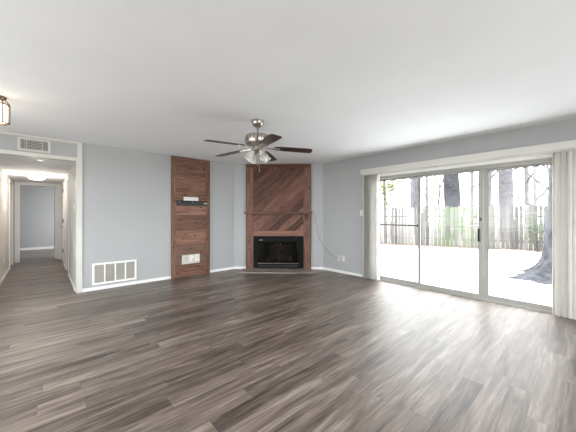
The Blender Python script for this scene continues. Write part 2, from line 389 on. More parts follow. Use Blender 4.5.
blind('grey-white vertical blind gathered at the right edge of the photo', (XR - .0, 3.02, 0), xs, [R(108 + (34 if i % 2 else -30) + random.uniform(-8, 8)) for i in range(len(xs))], (1.38, 4.0))

# ------------------------------------------------------------ diagonal fireplace
fp = thing('fireplace_surround', 'floor to ceiling red cedar fireplace surround with diagonal boards', 'fireplace surround', P0, DROT)
X0, X1 = .308, 1.775; D0 = -.045
obj('side_board', B((X0, X0 + .155, D0, -.002, 0, H - .085), grain=(0, 0, 1), bev=.002), 'cedar_side', fp)
obj('side_board', B((X1 - .155, X1, D0, -.002, 0, H - .085), grain=(0, 0, 1), bev=.002), 'cedar_side', fp)
obj('edge_strip', B((X0 - .018, X0, D0 - .005, -.002, 0, H - .025), grain=(0, 0, 1)), 'cedar_dark', fp)
obj('edge_strip', B((X1, X1 + .018, D0 - .005, -.002, 0, H - .025), grain=(0, 0, 1)), 'cedar_dark', fp)
obj('top_board', B((X0, X1, D0, -.002, H - .085, H - .025), bev=.002), 'cedar_red', fp)
obj('crown_strip', B((X0 - .018, X1 + .018, D0 - .012, -.002, H - .025, H - .002)), 'cedar_dark', fp)
obj('lintel_board', B((X0 + .155, X1 - .155, D0, -.002, .775, .895), bev=.002), 'cedar_side', fp)
def diagonal_boards(x0, x1, z0, z1, yf, yb, w=.148, ang=R(45), phase=0):
    bm = nb(); l1 = bm.loops.layers.uv['UVMap']; l2 = bm.loops.layers.uv['tone']
    g = Vector((math.cos(ang), 0, math.sin(ang))); nrm = Vector((-g.z, 0, g.x))
    vals = [Vector((x, 0, z)).dot(nrm) for x in (x0, x1) for z in (z0, z1)]
    k0, k1 = math.floor(min(vals) / w), math.ceil(max(vals) / w)
    def clip(poly, fn):
        out = []
        for i in range(len(poly)):
            a, b = poly[i], poly[(i + 1) % len(poly)]; fa, fb = fn(a), fn(b)
            if fa >= 0: out.append(a)
            if fa * fb < 0: out.append(a + (b - a) * (fa / (fa - fb)))
        return out
    for k in range(k0, k1 + 1):
        lo, hi = k * w + phase + .002, (k + 1) * w + phase - .002
        poly = [Vector((x0, 0, z0)), Vector((x1, 0, z0)), Vector((x1, 0, z1)), Vector((x0, 0, z1))]
        poly = clip(poly, lambda p: p.dot(nrm) - lo)
        if len(poly) > 2: poly = clip(poly, lambda p: hi - p.dot(nrm))
        if len(poly) < 3: continue
        a = [bm.verts.new((p.x, yf, p.z)) for p in poly]; b = [bm.verts.new((p.x, yb, p.z)) for p in poly]
        fs = [bm.faces.new(a), bm.faces.new(b[::-1])]
        for i in range(len(poly)): fs.append(bm.faces.new((a[i], b[i], b[(i + 1) % len(poly)], a[(i + 1) % len(poly)])))
        for f in fs: f.normal_update()
        uvbox(bm, fs, tuple(g))
    return bm
obj('diagonal_panel', diagonal_boards(X0 + .155, X1 - .155, .895, H - .085, D0 + .014, -.004, ang=R(42)), 'cedar_red', fp)
obj('backing', B((X0 + .155, X1 - .155, -.004, -.002, .895, H - .085)), 'slot', fp)
mt = obj('mantel_shelf', B((X0 - .045, X1 + .03, -.16, D0 - .012, 1.290, 1.328), grain=(1, 0, 0), bev=.004), 'cedar_dark', fp)
obj('mantel_cleat', B((X0, X1, D0 - .026, D0 - .0, 1.25, 1.285), grain=(1, 0, 0)), 'cedar_red', fp)
def corbel(x):
    bm = nb(); poly = [(-.048, 1.235), (-.15, 1.285), (-.15, 1.262), (-.11, 1.20), (-.075, 1.12), (-.048, 1.09)]
    poly = [(-.0455, 1.294), (-.13, 1.294), (-.13, 1.27), (-.10, 1.24), (-.075, 1.20), (-.0455, 1.14)]
    a = [bm.verts.new((x - .035, y, z)) for y, z in poly]; b = [bm.verts.new((x + .035, y, z)) for y, z in poly]
    fs = [bm.faces.new(a), bm.faces.new(b[::-1])]
    for i in range(len(poly)): fs.append(bm.faces.new((a[i], b[i], b[(i + 1) % len(poly)], a[(i + 1) % len(poly)])))
    for f in fs: f.normal_update()
    uvbox(bm, fs, (0, 0, 1)); return bm
obj('bracket', corbel(X0 + .085), 'cedar_red', fp); obj('bracket', corbel(X1 - .085), 'cedar_red', fp)
# hearth
h = obj('hearth', B((.20, 1.80, -.46, D0 - .008, .001, .020)), 'hearth'); place(h, P0, DROT)
tag(h, 'low grey-brown hearth slab in front of the fireplace', 'hearth')
# insert
fi = thing('fireplace_insert', 'black metal fireplace insert with smoked glass doors', 'fireplace', P0, DROT)
FX0, FX1, FZ0, FZ1 = .465, 1.615, .03, .774
obj('frame', B((FX0, FX0 + .10, -.075, -.0465, FZ0, FZ1), (FX1 - .10, FX1, -.075, -.0465, FZ0, FZ1), (FX0 + .10, FX1 - .10, -.075, -.0465, FZ1 - .115, FZ1), (FX0 + .10, FX1 - .10, -.075, -.0465, FZ0, FZ0 + .13), bev=.003), 'black', fi)
obj('vent_slot', B((FX0 + .12, FX1 - .12, -.078, -.0755, FZ0 + .03, FZ0 + .045), (FX0 + .12, FX1 - .12, -.078, -.0755, FZ0 + .06, FZ0 + .075)), 'rail', fi)
fb = obj('firebox', B((.505, .525, .0, .55, .03, .755), (1.565, 1.585, .0, .55, .03, .755), (.525, 1.565, .53, .55, .03, .755), (.525, 1.565, .0, .53, .03, .055), (.525, 1.565, .0, .53, .735, .755)), 'brick', fi)
obj('pale_plate', B((.80, 1.28, .515, .53, .10, .52), bev=.004), 'ash', fi)  # pale plate centred on the firebox back
gx0, gx1, gz0, gz1 = FX0 + .10, FX1 - .10, FZ0 + .13, FZ1 - .115; gm = (gx0 + gx1) / 2
for a, b, hx in ((gx0, gm - .002, gm - .05), (gm + .002, gx1, gm + .05)):
    d = obj('glass_door', B((a + .012, b - .012, -.062, -.057, gz0 + .012, gz1 - .012)), 'fire_glass', fi)
    obj('door_frame', B((a, a + .014, -.066, -.054, gz0, gz1), (b - .014, b, -.066, -.054, gz0, gz1), (a + .014, b - .014, -.066, -.054, gz0, gz0 + .014), (a + .014, b - .014, -.066, -.054, gz1 - .014, gz1)), 'black', d)
    obj('knob', B((hx - .006, hx + .006, -.09, -.067, gz1 - .07, gz1 - .05), bev=.002), 'brass', d)
obj('bottom_rail', B((gx0, gx1, -.088, -.0765, gz0 - .020, gz0 - .004), bev=.002), 'brass', fi, label='metal rail under the glass doors')
obj('damper_plate', B((gx0 + .03, gx0 + .11, -.078, -.0755, gz1 + .015, gz1 + .032)), 'brass', fi)
# spark mesh: two gathered curtains behind the glass
def curtain(x0, x1):
    bm = nb(); n = 60; top = []; bot = []
    for i in range(n + 1):
        x = x0 + (x1 - x0) * i / n; y = .06 + .014 * math.sin(i * 1.35)
        top.append(bm.verts.new((x, y, .70))); bot.append(bm.verts.new((x, y + .01 * math.sin(i * .6), .08)))
    for i in range(n): bm.faces.new((top[i], top[i + 1], bot[i + 1], bot[i]))
    return bm
for a, b in ((.54, .70), (1.38, 1.55)):
    c = obj('spark_curtain', curtain(a, b), 'mesh', fi, True)
    m_ = c.modifiers.new('thick', 'SOLIDIFY'); m_.thickness = .003
gr = thing('fire_grate', 'dark grate with charred logs behind the smoked fireplace glass', 'grate', P0 + Vector((0, 0, .055)), DROT)
bm = nb()
for k in range(7):
    x = .80 + k * .08; tube(bm, [(x, .14, .14), (x, .16, .09), (x, .40, .09), (x, .43, .14)], .008, 6)
for x in (.80, 1.28):
    for y in (.18, .38): tube(bm, [(x, y, 0), (x, y, .09)], .008, 6)
obj('bars', bm, 'rail', gr, True)
for p0, p1, r in (((.74, .22, .145), (1.34, .25, .15), .048), ((.78, .35, .145), (1.30, .33, .15), .045), ((.82, .27, .235), (1.24, .31, .23), .04)):
    bm = nb(); a, b = Vector(p0), Vector(p1); pts = [a.lerp(b, i / 8) + Vector((0, random.uniform(-.006, .006), random.uniform(-.006, .006))) for i in range(9)]
    tube(bm, pts, [r * random.uniform(.88, 1.08) for _ in pts], 10); obj('log', bm, 'ash', gr, True)

# ------------------------------------------------------------ wood wall panel on the back wall
wp = thing('wood_wall_panel', 'tall narrow cedar plank panel left of the fireplace', 'wall panel', (1.882, YB, 0), 0)
W = .804
obj('side_board', B((.016, .085, -.035, -.002, .0, H - .045), grain=(0, 0, 1), bev=.002), 'cedar', wp)
obj('side_board', B((W - .085, W - .016, -.035, -.002, .0, H - .045), grain=(0, 0, 1), bev=.002), 'cedar', wp)
obj('edge_strip', B((0, .016, -.042, -.002, 0, H - .004), grain=(0, 0, 1)), 'cedar_dark', wp)
obj('edge_strip', B((W - .016, W, -.042, -.002, 0, H - .004), grain=(0, 0, 1)), 'cedar_dark', wp)
obj('top_board', B((.016, W - .016, -.035, -.002, H - .045, H - .004), grain=(1, 0, 0)), 'cedar_dark', wp)
bm = nb(); z = .70
hs = [.20, .27, .19, .27, .20, .28]; tot = sum(hs); sc = (H - .045 - .70) / tot
for hh in hs:
    box(bm, .085, W - .085, -.026, -.002, z + .002, z + hh * sc - .002, grain=(1, 0, 0), bev=.002); z += hh * sc
obj('plank_panel', bm, 'cedar', wp)
obj('cross_board', B((.085, W - .085, -.033, -.002, .655, .70), grain=(1, 0, 0)), 'cedar', wp)
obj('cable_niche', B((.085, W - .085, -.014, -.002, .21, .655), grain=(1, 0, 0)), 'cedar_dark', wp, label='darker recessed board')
obj('bottom_board', B((.085, W - .085, -.033, -.002, .0, .21), grain=(1, 0, 0), bev=.002), 'cedar', wp)
# media plate with three devices
pl = thing('media_outlet_plate', 'wide white plate with three sockets low on the wood panel', 'outlet plate', (2.09, YB - .0145, .255), 0)
obj('plate', B((0, .375, -.007, 0, 0, .185), bev=.003), 'media_plate', pl)
for k, x in enumerate((.035, .155, .275)):
    s_ = obj('socket', B((x, x + .09, -.012, -.007, .045, .17), bev=.002), 'beige' if k == 0 else 'paper', pl)
    if k == 0: obj('port', B((x + .02, x + .07, -.014, -.012, .07, .15)), 'louver', s_)
    elif k == 1: obj('port', B((x + .055, x + .08, -.014, -.012, .05, .10)), 'louver', s_)
    else: obj('port', B((x + .03, x + .045, -.014, -.012, .07, .145), (x + .055, x + .07, -.014, -.012, .07, .145)), 'beige', s_)
# tv mount rail
tr = thing('tv_mount_rail', 'dark steel wall mount rail screwed across the wood panel', 'tv mount', (1.975, YB - .0265, 1.468), 0)
obj('rail', B((0, .665, -.012, 0, -.02, -.006), (0, .665, -.012, 0, .072, .084), (0, .665, -.004, 0, -.006, .072)), 'rail', tr)
obj('upper_lip', B((0, .665, -.024, -.0125, .066, .084)), 'black', tr)
for k in range(9): obj('slot', B((.04 + k * .068, .07 + k * .068, -.0065, -.0045, .032, .052)), 'slot', tr)
obj('label_sticker', B((.575, .64, -.0145, -.0125, .028, .046)), 'paper', tr)
for x in (.06, .33):
    bm = nb(); lathe(bm, [(.009, 0), (.007, .006), (0, .006)], 8, mtx=Matrix.Translation((x, -.004, .06)) @ Matrix.Rotation(R(90), 4, 'X')); obj('bolt', bm, 'nickel', tr, True)
cp = obj('cover_plate', B((0, .31, -.018, 0, 0, .075), bev=.004), 'paper'); cp.location = (2.12, YB - .0265, 1.554)
tag(cp, 'white blank cable cover plate just above the dark rail on the wood panel', 'cover plate')

# ------------------------------------------------------------ return air grille, header grille
g = thing('return_air_grille', 'wide white four section air return grille low on the grey wall', 'vent grille', (.607, YB, .09), 0)
GW, GH = .66, .36
fr = [(0, GW, -.014, 0, 0, .03), (0, GW, -.014, 0, GH - .03, GH), (0, .03, -.014, 0, .03, GH - .03), (GW - .03, GW, -.014, 0, .03, GH - .03)]
iw = (GW - .06 - 3 * .02) / 4
for k in (1, 2, 3): fr.append((.03 + k * iw + (k - 1) * .02, .03 + k * iw + k * .02, -.014, 0, .03, GH - .03))
obj('frame', B(*fr), 'white', g)
for k in range(4):
    bm = nb(); x = .03 + k * (iw + .02); n = 22
    for i in range(n):
        zc = .03 + (GH - .06) * (i + .5) / n
        box(bm, x + .001, x + iw - .001, -.0075, .0065, -.0012, .0012, mtx=Matrix.Translation((0, -.0075, zc)) @ Matrix.Rotation(R(38), 4, 'X') @ Matrix.Translation((0, .0, 0)))
    obj('louver_panel', bm, 'louver', g)
obj('backing', B((.03, GW - .03, -.002, -.0005, .03, GH - .03)), 'duct', g)
g = thing('supply_air_grille', 'cream air supply grille on the header above the hall opening', 'vent grille', (-.275, YB, 2.21), 0)
GW, GH = .36, .188
obj('frame', B((0, GW, -.012, 0, 0, .025), (0, GW, -.012, 0, GH - .025, GH), (0, .03, -.012, 0, .025, GH - .025), (GW - .03, GW, -.012, 0, .025, GH - .025), (.088, .096, -.011, 0, .025, GH - .025), (GW - .096, GW - .088, -.011, 0, .025, GH - .025), bev=.001), 'cream', g)
bm = nb()
for i in range(6): box(bm, .096, GW - .096, -.004, .004, -.002, .002, mtx=Matrix.Translation((0, -.0065, .038 + i * .0225)) @ Matrix.Rotation(R(-20), 4, 'X'))
obj('louver_panel', bm, 'cream', g)
for x in (.040, .058, .076, GW - .076, GW - .058, GW - .040): obj('side_vane', B((x - .0025, x + .0025, -.010, -.003, .025, GH - .025)), 'cream', g)
obj('backing', B((.03, GW - .03, -.002, -.0005, .025, GH - .025)), 'duct', g)

# ------------------------------------------------------------ outlets and switches on walls
def outlet(name, label, loc, rot, kind, mt_='plastic'):
    t = thing(name, label, 'switch' if 'switch' in name else 'outlet', loc, rot)
    obj('plate', B((-.036, .036, -.006, 0, -.058, .058), bev=.002), mt_, t)
    if kind == 'duplex':
        for z in (.022, -.022):
            s_ = obj('receptacle', B((-.017, .017, -.008, -.006, z - .015, z + .015), bev=.002), 'paper', t)
            obj('slots', B((-.008, -.005, -.0088, -.008, z - .006, z + .008), (.005, .008, -.0088, -.008, z - .006, z + .008)), 'slot', s_)
    elif kind == 'coax':
        bm = nb(); lathe(bm, [(.008, 0), (.008, .012), (.005, .012), (.005, .02), (0, .02)], 12, mtx=Matrix.Translation((0, -.006, 0)) @ Matrix.Rotation(R(90), 4, 'X')); obj('coax_jack', bm, 'nickel', t, True)
    else:
        obj('toggle', B((-.005, .005, -.016, -.006, -.008, .012), bev=.001), 'paper', t)
    return t
outlet('coax_outlet', 'white cable outlet plate where the brown cable ends, right of fireplace', (XR, 3.65, .315), RROT, 'coax', 'beige')
outlet('wall_outlet', 'white double power outlet next to the cable plate, nearer the patio door', (XR, 3.53, .315), RROT, 'duplex', 'beige')
outlet('light_switch', 'white light switch on the grey wall beside the left vertical blind', (XR, 3.088, 1.30), RROT, 'switch')
outlet('light_switch', 'white light switch just inside the hall on the right wall', (HR, 5.93, 1.40), RROT * 1, 'switch')
t = outlet('wall_outlet', 'small outlet low on the left hall wall', (HL, 7.8, .36), R(90), 'duplex')
# cable drooping from the mantel to the outlet
def DP(x, y, z): v_ = P0 + DU * x; n_ = Vector((-DU.y, DU.x, 0)); v_ = v_ + n_ * y; return (v_.x, v_.y, z)
bm = nb()
ctrl = [DP(X1 - .10, -.172, 1.335), DP(X1 + .02, -.175, 1.345), DP(X1 + .07, -.15, 1.30), DP(X1 + .115, -.09, 1.12), DP(X1 + .17, -.04, .86), DP(X1 + .235, -.02, .66), (XR - .015, 4.00, .47), (XR - .015, 3.87, .37), (XR - .03, 3.75, .325), (XR - .03, 3.65, .316)]
def smooth_pts(P, k=6):
    P = [Vector(p) for p in P]; out = []
    for i in range(len(P) - 1):
        a, b, c_, d_ = P[max(i - 1, 0)], P[i], P[i + 1], P[min(i + 2, len(P) - 1)]
        for j in range(k):
            t_ = j / k; out.append(.5 * ((2 * b) + (c_ - a) * t_ + (2 * a - 5 * b + 4 * c_ - d_) * t_ ** 2 + (3 * b - a - 3 * c_ + d_) * t_ ** 3))
    out.append(P[-1]); return out
tube(bm, smooth_pts(ctrl), .0045, 6)
# loose loop hanging at the mantel end
loop = [DP(X1 - .10 + .07 * math.cos(a), -.172, 1.25 + .085 * math.sin(a)) for a in [R(90 + 30 * k) for k in range(12)]]
tube(bm, loop + [loop[0]], .0045, 6)
o = obj('coax_cable', bm, 'cable', None, True); tag(o, 'thin brown cable hanging from the mantel end down to the wall outlet', 'cable')

# ------------------------------------------------------------ ceiling fan
FX, FY = 1.985, 2.758
fan = thing('ceiling_fan', 'brushed nickel ceiling fan with five dark wood blades and glass shades', 'ceiling fan', (FX, FY, H), 0)
bm = nb(); lathe(bm, [(.074, 0), (.077, -.018), (.070, -.048), (.052, -.072), (.024, -.086), (0, -.086)], 32); obj('canopy', bm, 'nickel', fan, True)
bm = nb(); lathe(bm, [(.013, -.08), (.013, -.165), (.03, -.17), (.03, -.19)], 16); obj('downrod', bm, 'nickel', fan, True)
bm = nb(); lathe(bm, [(.03, -.18), (.12, -.184), (.148, -.192), (.152, -.205), (.152, -.282), (.138, -.302), (.09, -.322), (.055, -.33), (0, -.33)], 40); mo = obj('motor_housing', bm, 'nickel', fan, True)
for k in range(20):
    bm = nb(); a = 2 * math.pi * k / 20; box(bm, -.004, .004, -.0015, .0015, -.03, .03, mtx=Matrix.Translation((.1525 * math.cos(a), .1525 * math.sin(a), -.245)) @ Matrix.Rotation(a + R(90), 4, 'Z'))
    obj('vent_slot', bm, 'bronze', mo)
bm = nb(); lathe(bm, [(.055, -.325), (.062, -.335), (.062, -.365), (.045, -.385), (.03, -.40), (.0, -.405)], 28); obj('switch_housing', bm, 'nickel', fan, True)
def blade_bm():
    bm = nb(); pts = []
    L0, L1, w0, w1 = .215, .675, .052, .068
    pts += [(L0, -w0), (L0 + .03, -w0 - .004), (.40, -.066), (.58, -w1), (.655, -.066), (.675, -.058), (.683, -.04), (.685, 0)]
    pts += [(x, -y) for x, y in reversed(pts[:-1])]
    prism(bm, pts, -.003, .003, (1, 0, 0)); return bm
def iron_bm():
    bm = nb()
    prism(bm, [(.09, -.012), (.17, -.010), (.20, -.028), (.27, -.030), (.285, 0), (.27, .030), (.20, .028), (.17, .010), (.09, .012)], -.004, .004)
    for x, y in ((.235, -.018), (.235, .018), (.262, 0)): lathe(bm, [(.006, -.008), (.006, .006)], 8, (x, y, 0))
    return bm
# fan angles, measured from world X; world = camera frame turned by YAW
for k in range(5):
    a = R(5 + 72 * k) + R(0)
    aw = a - (YAW)            # (lateral, depth) -> world
    pitch = Matrix.Rotation(R(-8), 4, 'X')
    m_ = Matrix.Translation((0, 0, -.324)) @ Matrix.Rotation(aw, 4, 'Z') @ Matrix.Rotation(R(3.0), 4, 'Y')
    bm = blade_bm(); bmesh.ops.transform(bm, matrix=m_ @ Matrix.Translation((0, 0, -.008)) @ pitch, verts=bm.verts)
    bl = obj('blade', bm, 'walnut', fan)
    bm = iron_bm(); bmesh.ops.transform(bm, matrix=m_ @ Matrix.Translation((0, 0, -.016)) @ pitch, verts=bm.verts)
    obj('blade_bracket', bm, 'nickel', bl, True)
for k in range(4):
    a = R(38 + 90 * k) - YAW
    base = Matrix.Translation((.045 * math.cos(a), .045 * math.sin(a), -.362)) @ Matrix.Rotation(a, 4, 'Z') @ Matrix.Rotation(R(180 - 40), 4, 'Y')
    bm = nb(); lathe(bm, [(.014, -.01), (.014, .03), (.026, .035), (.026, .055), (.0, .056)], 16, mtx=base); ho = obj('lamp_holder', bm, 'nickel', fan, True)
    bm = nb(); prof = [(.024, .045), (.028, .06), (.032, .085), (.039, .115), (.048, .140), (.057, .155), (.055, .156), (.045, .141), (.036, .117), (.029, .087), (.025, .062), (.021, .05)]
    lathe(bm, prof, 28, mtx=base); 
    obj('glass_shade', bm, 'shade', ho, True, label='frosted white bell shade')
    bm = nb(); lathe(bm, [(.012, .056), (.014, .07), (.026, .10), (.022, .125), (.0, .133)], 16, mtx=base); obj('bulb', bm, 'paper', ho, True)
for dx, L in ((.012, .17), (-.02, .10)):
    bm = nb(); tube(bm, [(dx, -.02, -.395), (dx, -.02, -.44 - L)], .0016, 6); lathe(bm, [(0, -.025), (.006, -.02), (.006, -.004), (0, 0)], 8, (dx, -.02, -.44 - L)); obj('pull_chain', bm, 'nickel', fan, True)

# ------------------------------------------------------------ hall light, lantern, disc for lamp glare
hl = thing('ceiling_light', 'lit round flush dome light on the hall ceiling', 'ceiling light', (-.10, 8.05, HC), 0)
bm = nb(); lathe(bm, [(.165, 0), (.175, -.01), (.172, -.024), (.155, -.03), (0, -.03)], 40); obj('base_ring', bm, 'brass', hl, True)
bm = nb(); lathe(bm, [(.152, -.03), (.150, -.055), (.128, -.085), (.085, -.108), (.03, -.118), (0, -.119)], 40); obj('glass_dome', bm, 'glow', hl, True)
bm = nb(); lathe(bm, [(.012, -.117), (.012, -.126), (.005, -.136), (0, -.137)], 12); obj('finial', bm, 'brass', hl, True)
ld = bpy.data.lights.new('hall_bulb', 'POINT'); ld.energy = 17; ld.color = (1, .94, .87); ld.shadow_soft_size = .12
lo = bpy.data.objects.new('hall_bulb', ld); col.objects.link(lo); lo.parent = hl; lo.location = (0, 0, -.28)
la = thing('lantern_ceiling_light', 'lit bronze framed glass lantern on the ceiling at the left photo edge', 'ceiling light', (-.335, 3.92, H), 0)
bm = nb(); lathe(bm, [(.065, 0), (.065, -.015), (.05, -.022), (.02, -.03), (0, -.03)], 28); obj('canopy', bm, 'bronze', la, True)
bm = nb(); n = 6; r1, r2 = .085, .085
pts = [(r1 * math.cos(R(60 * i)), r1 * math.sin(R(60 * i))) for i in range(n)]
for (x, y) in pts: tube(bm, [(x * .55, y * .55, -.025), (x * .95, y * .95, -.06), (x, y, -.08), (x, y, -.262)], .0065, 6)
for z in (-.075, -.258):
    for i in range(n): tube(bm, [(*pts[i], z), (*pts[(i + 1) % n], z)], .007, 6)
obj('cage', bm, 'bronze', la, True)
bm = nb(); lathe(bm, [(.0, -.245), (.068, -.245), (.072, -.225), (.072, -.085), (.045, -.05), (0, -.045)], 24); obj('glass_cylinder', bm, 'glow_lantern', la, True)
ld = bpy.data.lights.new('lantern_bulb', 'POINT'); ld.energy = 3; ld.color = (1, .88, .72); ld.shadow_soft_size = .12
lo = bpy.data.objects.new('lantern_bulb', ld); col.objects.link(lo); lo.parent = la; lo.location = (0, 0, -.36)
sm = thing('glare_disc', 'small white disc standing for lamp glare on the hall ceiling just behind the header', 'glare disc', (-.01, 5.78, HC), 0)  # disc put in for the reflection of the hall lamp
bm = nb(); lathe(bm, [(.065, 0), (.065, -.008), (.055, -.02), (.02, -.024), (0, -.024)], 28); obj('cover', bm, 'plastic', sm, True)
bm = nb(); lathe(bm, [(.068, -.001), (.068, -.008), (.0655, -.009)], 28); obj('mount_ring', bm, 'cream', sm, True)

# ------------------------------------------------------------ outdoors
GZ = -.20
M['concrete'] = noisy('patio_concrete', (.78, .78, .77), .06, 1.3, .9)
M['soil'] = noisy('leafy_soil', (.15, .12, .09), .35, 6, .95)
M['bark'] = noisy('grey_bark', (.034, .035, .041), .75, 7, .95, .9, 22, detail=10)
M['bark_pale'] = noisy('pale_bark', (.12, .113, .125), .4, 8, .95, .6, 30, detail=8)
M['twig'] = noisy('twig_bark', (.085, .078, .075), .3, 8, .95)
M['twig_pale'] = noisy('pale_twig_bark', (.165, .152, .15), .2, 8, .95)
M['leaf_y'] = noisy('yellow_green_leaf', (.21, .22, .09), .3, 3, .7)
M['leaf_g'] = noisy('green_leaf', (.09, .13, .07), .3, 3, .7)
M['leaf_dead'] = noisy('dry_leaf', (.17, .125, .10), .3, 3, .8)
def fence_mat():
    m = mat('weathered_picket', (.5, .48, .45), .9); t = NT(m)
    uv = t.n('ShaderNodeUVMap', uv_map='UVMap').outputs[0]
    tone = t.n('ShaderNodeSeparateXYZ', {0: t.n('ShaderNodeUVMap', uv_map='tone').outputs[0]}).outputs[0]
    st = t.n('ShaderNodeMapping', {'Vector': uv, 'Scale': (1.2, 22, 1)}).outputs[0]
    n1 = t.n('ShaderNodeTexNoise', {'Vector': st, 'Scale': 1.5, 'Detail': 4}).outputs[0]
    v_ = t.math('ADD', t.math('MULTIPLY', n1, .6), t.math('MULTIPLY', tone, .5))
    c = t.ramp(v_, [(.25, (.045, .042, .04)), (.5, (.11, .105, .10)), (.8, (.20, .19, .183))])
    ob = t.n('ShaderNodeTexCoord').outputs['Object']
    # mossy stretch of boards, local x between 2.6 and 4.7
    sx = t.n('ShaderNodeSeparateXYZ', {0: ob}).outputs[0]
    a = t.n('ShaderNodeMapRange', {0: sx, 1: 5.3, 2: 5.7}).outputs[0]; b = t.n('ShaderNodeMapRange', {0: sx, 1: 7.9, 2: 7.3}).outputs[0]
    mn = t.n('ShaderNodeTexNoise', {'Vector': ob, 'Scale': 2.2}).outputs[0]
    f = t.math('MULTIPLY', t.math('MULTIPLY', a, b), t.n('ShaderNodeMapRange', {0: mn, 1: .35, 2: .6}).outputs[0])
    c = t.mix(t.math('MULTIPLY', f, .75), c, (.085, .112, .058, 1))
    t.link(c, t.b.inputs['Base Color']); return m
M['fence'] = fence_mat()
struct('ground', B((-30, 60, -30, 45, GZ - .3, GZ - .02)), 'soil')
struct('patio_slab_1', B((XR + T + .002, 9.0, -8, 2.53, GZ - .02, GZ), bev=.006), 'concrete')
struct('patio_slab_2', B((XR + T + .002, 9.0, 2.55, 10, GZ - .02, GZ), bev=.006), 'concrete')
struct('patio_slab_3', prismbm := (lambda b: (prism(b, [(9.02, -8), (16.6, -6.5), (14.75, 1.6), (12.4, 6.6), (11.0, 10), (9.02, 10)], GZ - .02, GZ), b)[1])(nb()), 'concrete')
# fence from far left to right: local x along the fence
FA = Vector((11.6, 9.9, GZ - .02)); FB = Vector((16.9, -2.6, GZ - .02)); FD = (FB - FA); FL = FD.length; FROT = math.atan2(FD.y, FD.x)
fence = thing('wooden_fence', 'weathered grey wooden picket fence along the back of the patio yard', 'fence', FA, FROT)
fh = 1.87; px_ = 0.0; sec = nb(); nsec = 0; start = 0
while px_ < FL:
    w = random.uniform(.125, .145); hh = fh + random.uniform(-.05, .04); tilt = random.uniform(-.006, .006)
    poly = [(px_, 0), (px_ + w, 0), (px_ + w + tilt, hh - .05), (px_ + w - .03 + tilt, hh), (px_ + .03 + tilt, hh), (px_ + tilt, hh - .05)]
    a = [sec.verts.new((x, -.009, z)) for x, z in poly]; b = [sec.verts.new((x, .009, z)) for x, z in poly]
    fs = [sec.faces.new(a), sec.faces.new(b[::-1])] + [sec.faces.new((a[i], b[i], b[(i + 1) % 6], a[(i + 1) % 6])) for i in range(6)]
    for f in fs: f.normal_update()
    uvbox(sec, fs, (0, 0, 1))
    px_ += w + random.uniform(.012, .035)
    if px_ - start > 2.4 or px_ >= FL:
        obj('picket_panel', sec, 'fence', fence)
        for zr in (.30, 1.35): obj('rail', B((start, px_, .009, .047, zr, zr + .09), grain=(1, 0, 0)), 'fence', fence)
        obj('post', B((px_ - .05, px_ + .04, .047, .137, 0, 1.6), grain=(0, 0, 1)), 'fence', fence)
        sec = nb(); start = px_
sec.free()
# trees
def limb(bm, p, d, L, r, depth, spread=.6, up=.25, kids=3):
    n = 5; pts = [p.copy()]; rr = [r]; q = p.copy(); dd = d.normalized()
    for i in range(n):
        dd = (dd + Vector((random.uniform(-.16, .16), random.uniform(-.16, .16), random.uniform(-.05, .12)))).normalized()
        q = q + dd * L / n; pts.append(q.copy()); rr.append(r * (1 - .55 * (i + 1) / n))
    tube(bm, pts, rr, 7 if r > .03 else 4)
    if depth <= 0: return
    for k in range(kids):
        i = random.randint(2, n); nd = (dd + Vector((random.uniform(-1, 1), random.uniform(-1, 1), random.uniform(-.3, .8))) * spread + Vector((0, 0, up))).normalized()
        limb(bm, pts[i], nd, L * random.uniform(.5, .75), rr[i] * .62, depth - 1, spread, up, kids)
def trunk_bm(h, r0, r1, lean=(0, 0), flare=1.25, n=20, roots=(), rough=.05):
    bm = nb(); rings = []; S = 26
    for j in range(S + 1):
        z = h * (j / S) ** 1.5; t_ = z / h; fl = 1 + (flare - 1) * math.exp(-z / .35)
        r = (r0 + (r1 - r0) * t_) * fl; ring = []
        for i in range(n):
            a = 2 * math.pi * i / n; rr = r * (1 + rough * math.sin(a * 5 + z * 1.2) + random.uniform(-rough, rough) * .4)
            for ra, rl, rw, rh in roots:
                da = (a - ra + math.pi) % (2 * math.pi) - math.pi
                rr += rl * math.exp(-(da / rw) ** 2) * math.exp(-z / rh)
            ring.append(bm.verts.new((lean[0] * z + rr * math.cos(a), lean[1] * z + rr * math.sin(a), z)))
        rings.append(ring)
    for a, b in zip(rings, rings[1:]):
        for i in range(n): bm.faces.new((a[i], a[(i + 1) % n], b[(i + 1) % n], b[i]))
    bm.faces.new(rings[0][::-1]); bm.faces.new(rings[-1]); return bm
